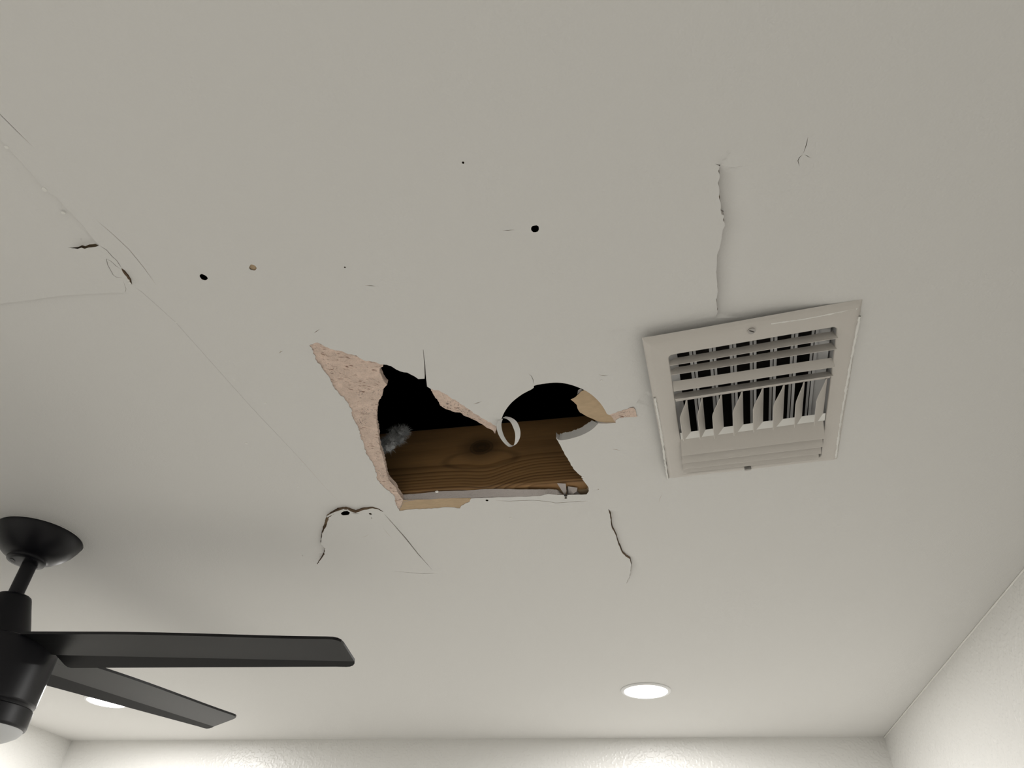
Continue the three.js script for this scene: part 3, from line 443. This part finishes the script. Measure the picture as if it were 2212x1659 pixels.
  // web at both ends of the upright vanes
  const strip = (u0, u1, v0, v1, d) => plate([[u0, v0, d], [u1, v0, d]], [[u0, v1, d], [u1, v1, d]]);
  part('web', strip(0.0385, 0.2980, 0.2685, 0.2900, 0.0016), M.caulk, V);
  part('web', strip(0.0385, 0.2980, 0.1645, 0.1700, 0.0005), M.register, V);
  // eight upright vanes pressed down to one side, each with a curved near corner
  [0.0578, 0.0846, 0.1180, 0.1535, 0.1885, 0.2237, 0.2565, 0.2930].forEach((u, k) => {
    const wide = [0.0165, 0.0125, 0.0205, 0.0205, 0.0205, 0.0215, 0.0175, 0.0205][k], dn = [0.0175, 0.0185, 0.0225, 0.0215, 0.0195, 0.0205, 0.0215, 0.0230][k], v0 = 0.1700, v1 = 0.2690, N = 16, lo = [], hi = [], lo2 = [], hi2 = [];
    for (let i = 0; i <= N; i++) { const t = i / N, v = mix(v0, v1, t), f = 0.10 + 0.90 * sm(0.0, 0.30, t), ss = t > 0.93 ? mix(1, 0.96, (t - 0.93) / 0.07) : 1, q = f * ss; const a = toLocal(u, v, 0.001), b = toLocal(u - wide * q, v + 0.006 * q * t, dn * q); hi.push(a); lo.push(b); hi2.push([a[0] + 0.0011, a[1], a[2]]); lo2.push([b[0] + 0.0011, b[1], b[2]]); }
    part('upright_vane', mergeGeometries([wallStrip(hi, lo), wallStrip(lo, lo2), wallStrip(lo2, hi2)]), M.register, V);
  });
  // four overlapping louvers turned to the far side
  [[0.2890, 0.3215, 0.0185], [0.3160, 0.3485, 0.0185], [0.3390, 0.3720, 0.0175], [0.3660, 0.3960, 0.0115]].forEach(([v0, v1, dn], k) => part('far_louver', plate([[0.0370 - 0.0006 * k, v0, 0.0005], [0.2960 - 0.001 * k, v0 + 0.004, 0.0005]], [[0.0355 - 0.0006 * k, v1, dn], [0.2965 - 0.0015 * k, v1 + 0.002, dn]]), M.register, V));
  // damper blades behind the louvers, each a folded strip
  [0.0775, 0.1100, 0.1430, 0.1755, 0.2085, 0.2410, 0.2725].forEach((u) => part('damper_blade', mergeGeometries([plate([[u - 0.0056, 0.046, -0.0150], [u - 0.0056, 0.330, -0.0150]], [[u - 0.0006, 0.046, -0.0172], [u - 0.0006, 0.330, -0.0172]]), plate([[u + 0.0010, 0.046, -0.0172], [u + 0.0010, 0.330, -0.0172]], [[u + 0.0052, 0.046, -0.0150], [u + 0.0052, 0.330, -0.0150]])]), M.galv, V));
  // collar: side cheeks, and the duct boot above, its inner shade painted near black
  for (const [a, b, d, e] of [[0.0365, 0.0520, -0.003, -0.012], [0.2990, 0.2960, 0, -0.040], [0.2950, 0.2770, -0.012, -0.020]]) part('collar_cheek', plate([[a, 0.046, d], [a, 0.408, d]], [[b, 0.046, e], [b, 0.408, e]]), M.galv, V);
  const bx = (u0, u1, v0, v1, y0, y1) => box(u0, u1, y0, y1, -v1, -v0);
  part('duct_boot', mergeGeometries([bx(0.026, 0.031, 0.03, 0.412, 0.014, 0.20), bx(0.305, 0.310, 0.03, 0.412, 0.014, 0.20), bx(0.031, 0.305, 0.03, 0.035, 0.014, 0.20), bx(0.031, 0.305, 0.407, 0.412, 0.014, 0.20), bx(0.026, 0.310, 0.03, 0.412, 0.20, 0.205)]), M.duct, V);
  // fixing screw with a slot, and the damper lever at the far edge
  const sc = new THREE.CylinderGeometry(0.0055, 0.0062, 0.0026, 18); sc.translate(...toLocal(0.1695, 0.0185, 0.0042)); const scr = part('screw', sc, M.screw, V);
  const sl = new THREE.BoxGeometry(0.0086, 0.0006, 0.0014); sl.rotateY(0.6); sl.translate(...toLocal(0.1695, 0.0185, 0.0057)); part('screw_slot', sl, M.duct, scr);
  const lv = new RoundedBoxGeometry(0.013, 0.009, 0.008, 2, 0.0018); lv.rotateX(0.35); lv.translate(...toLocal(0.1600, 0.4130, 0.0065)); part('damper_lever', lv, M.screw, V);
  // lumpy paint and filler along the right and near edges
  const bead = (pts, r) => { const c = new THREE.CatmullRomCurve3(pts.map((p) => new THREE.Vector3(...toLocal(...p)))), g = new THREE.TubeGeometry(c, 90, r, 7), p = g.attributes.position; for (let i = 0; i < p.count; i++) { const k = (fbm(p.getZ(i) * 160, p.getX(i) * 160 + i % 8, 3) - 0.5) * r * 2.2; p.setXYZ(i, p.getX(i) + k, p.getY(i) + k * 0.3, p.getZ(i) + k * 0.5); } g.computeVertexNormals(); return g; };
  part('filler_bead', bead([[0.331, 0.03, 0.0005], [0.328, 0.12, 0.001], [0.3265, 0.22, 0.0012], [0.326, 0.33, 0.001], [0.3275, 0.418, 0.0008]], 0.0024), M.caulk, V);
  part('filler_bead', bead([[0.004, 0.15, 0.001], [0.004, 0.26, 0.001], [0.002, 0.34, 0.0012], [0.0005, 0.428, 0.001]], 0.0020), M.caulk, V);
  part('filler_bead', bead([[0.20, 0.012, 0.0018], [0.25, 0.014, 0.0022], [0.29, 0.013, 0.002], [0.325, 0.012, 0.0012]], 0.0016), M.caulk, V);
}

// ---------------------------------------------------------------- ceiling fan
{
  const fan = group('ceiling_fan', 'matte black five-blade ceiling fan on a short downrod', 'ceiling fan', [-1.5193, H, -1.2674]);
  const dn = new THREE.Vector3(0.0193, -1, -0.0695).normalize(), up = dn.clone().negate();
  const ex = new THREE.Vector3(1, 0, 0).addScaledVector(dn, -dn.x).normalize(), ez = new THREE.Vector3().crossVectors(ex, up);
  const tilt = new THREE.Quaternion().setFromRotationMatrix(new THREE.Matrix4().makeBasis(ex, up, ez));   // the fan hangs a few degrees out of plumb
  const hang = (name, g, m, parent = fan) => { const o = part(name, g, m, parent); if (parent === fan) o.quaternion.copy(tilt); return o; };
  const lathe = (pts, n = 72) => new THREE.LatheGeometry(pts.map(([r, d]) => new THREE.Vector2(r, -d)), n);
  const can = part('canopy', lathe([[0.0005, 0.0655], [0.032, 0.0655], [0.043, 0.064], [0.0445, 0.060], [0.043, 0.0575], [0.050, 0.0555], [0.062, 0.050], [0.078, 0.039], [0.090, 0.026], [0.098, 0.012], [0.1005, 0.0035], [0.0995, 0.0012], [0.099, 0.0006]].map(([r, d]) => [r, d * (d > 0.004 ? 1.14 : 1)])), M.black, fan); can.position.z = 0.008;
  for (const a of [0.5, 2.6, 4.7]) { const h = new THREE.CylinderGeometry(0.0075, 0.0075, 0.003, 16); h.scale(1.5, 1, 0.8); h.rotateY(-a + Math.PI / 2); h.translate(0.029 * Math.cos(a), -0.0738, 0.029 * Math.sin(a)); part('hanger_slot', h, M.black, can); }
  const gasket = new THREE.TorusGeometry(0.1025, 0.0016, 6, 60); gasket.rotateX(Math.PI / 2); gasket.translate(0, -0.0012, 0.008); part('caulk_ring', gasket, M.ceiling, fan);
  hang('downrod', lathe([[0.0172, 0.05], [0.0172, 0.2]], 32), M.black);
  hang('coupling_cover', lathe([[0.018, 0.1525], [0.033, 0.1535], [0.0375, 0.1565], [0.0400, 0.162], [0.048, 0.184], [0.058, 0.210], [0.0665, 0.233], [0.070, 0.246], [0.070, 0.262], [0.06, 0.268]], 64), M.black);
  hang('motor_housing', lathe([[0.06, 0.262], [0.118, 0.2630], [0.130, 0.2645], [0.1375, 0.268], [0.1405, 0.275], [0.1408, 0.286], [0.1405, 0.330], [0.1390, 0.388], [0.1375, 0.3925], [0.132, 0.3935], [0.132, 0.402]], 96), M.black);
  hang('light_ring', lathe([[0.132, 0.3985], [0.1368, 0.3995], [0.1385, 0.402], [0.1382, 0.434], [0.1370, 0.4385], [0.134, 0.4402], [0.130, 0.4402]], 96), M.black);
  hang('light_bowl', lathe([[0.1335, 0.4390], [0.1325, 0.444], [0.127, 0.451], [0.112, 0.459], [0.085, 0.4665], [0.05, 0.471], [0.0005, 0.4725]], 96), M.frost);
  // blade: flat main face and a turned-down trailing strip, 6 mm thick
  const D = 0.2819, th = 0.006, tanA = Math.tan(0.19), tanB = Math.tan(0.44);
  const vc = (u) => mix(0.0215, 0.047, clamp((u - 0.15) / 0.69));
  const wMain = (v) => -D - v * tanA, wStrip = (u, v) => wMain(vc(u)) - (v - vc(u)) * tanB;
  const outlineMain = [], outlineStrip = [];
  { // near edge, rounded tip, crease
    const near = (u) => mix(-0.0745, -0.0555, sm(0.3, 0.84, u));
    for (let i = 0; i <= 18; i++) { const u = mix(0.115, 0.800, i / 18); outlineMain.push([u, near(u)]); }
    outlineMain.push([0.816, -0.0545], [0.8265, -0.0500], [0.8325, -0.0425], [0.8362, -0.0300]);
    outlineMain.push([0.8465, vc(0.8465)]);
    for (let i = 0; i <= 18; i++) { const u = mix(0.835, 0.148, i / 18); outlineMain.push([u, vc(u)]); }
    outlineMain.push([0.12, 0.015]);
    for (let i = 0; i <= 18; i++) { const u = mix(0.148, 0.835, i / 18); outlineStrip.push([u, vc(u)]); }
    outlineStrip.push([0.8465, vc(0.8465)], [0.8462, 0.0535], [0.842, 0.0595], [0.8345, 0.0630], [0.825, 0.0640]);
    for (let i = 0; i <= 16; i++) { const u = mix(0.80, 0.170, i / 16); outlineStrip.push([u, mix(0.0605, 0.0630, clamp(u / 0.83))]); }
    outlineStrip.push([0.163, 0.0580], [0.1585, 0.052]);
  }
  const facet = (pts, w) => { const g = new THREE.ExtrudeGeometry(new THREE.Shape(pts.map((p) => new THREE.Vector2(...p))), { depth: 1, bevelEnabled: false, curveSegments: 1 }), p = g.attributes.position; for (let i = 0; i < p.count; i++) { const u = p.getX(i), v = p.getY(i), t = p.getZ(i); p.setXYZ(i, u, w(u, v) + (t - 0.0) * th, -v); } g.computeVertexNormals(); return g; };
  const blade = mergeGeometries([facet(outlineMain, (u, v) => wMain(v)), facet(outlineStrip, wStrip)]);
  const arm = new RoundedBoxGeometry(0.09, 0.008, 0.05, 2, 0.003); arm.translate(0.135, -D + 0.010, 0.01);
  for (let k = 0; k < 5; k++) {
    const b = hang('blade', blade, M.blade), a = 0.1733 + k * 2 * Math.PI / 5;
    b.quaternion.copy(tilt).multiply(new THREE.Quaternion().setFromAxisAngle(new THREE.Vector3(0, 1, 0), a));
    part('blade_arm', arm, M.black, b);
  }
}

// ---------------------------------------------------------------- recessed downlights, those in view and those added
DOWNLIGHTS.forEach(([x, z, label]) => {
  const d = group('recessed_light', label, 'light', [x, H, z], 'recessed downlights in the ceiling');
  part('trim_ring', new THREE.LatheGeometry([[0.079, 0.0045], [0.081, 0.0060], [0.085, 0.0058], [0.090, 0.0035], [0.0915, 0.0012], [0.0915, 0.0002], [0.079, 0.0002]].map(([r, y]) => new THREE.Vector2(r, -y)), 64), M.trim, d);
  const lens = new THREE.CylinderGeometry(0.0795, 0.0795, 0.004, 64); lens.translate(0, -0.0025, 0); part('lens', lens, M.lens, d);
  const housing = new THREE.CylinderGeometry(0.066, 0.066, 0.05, 40); housing.translate(0, 0.0275, 0); part('housing', housing, M.galv, d);
  const l = new THREE.RectAreaLight(LAMP, LAMP_POWER, 0.11, 0.11); l.position.set(0, -0.0075, 0); l.rotation.x = -Math.PI / 2; l.name = 'downlight_glow'; d.add(l);
});

renderer.render(scene, camera);
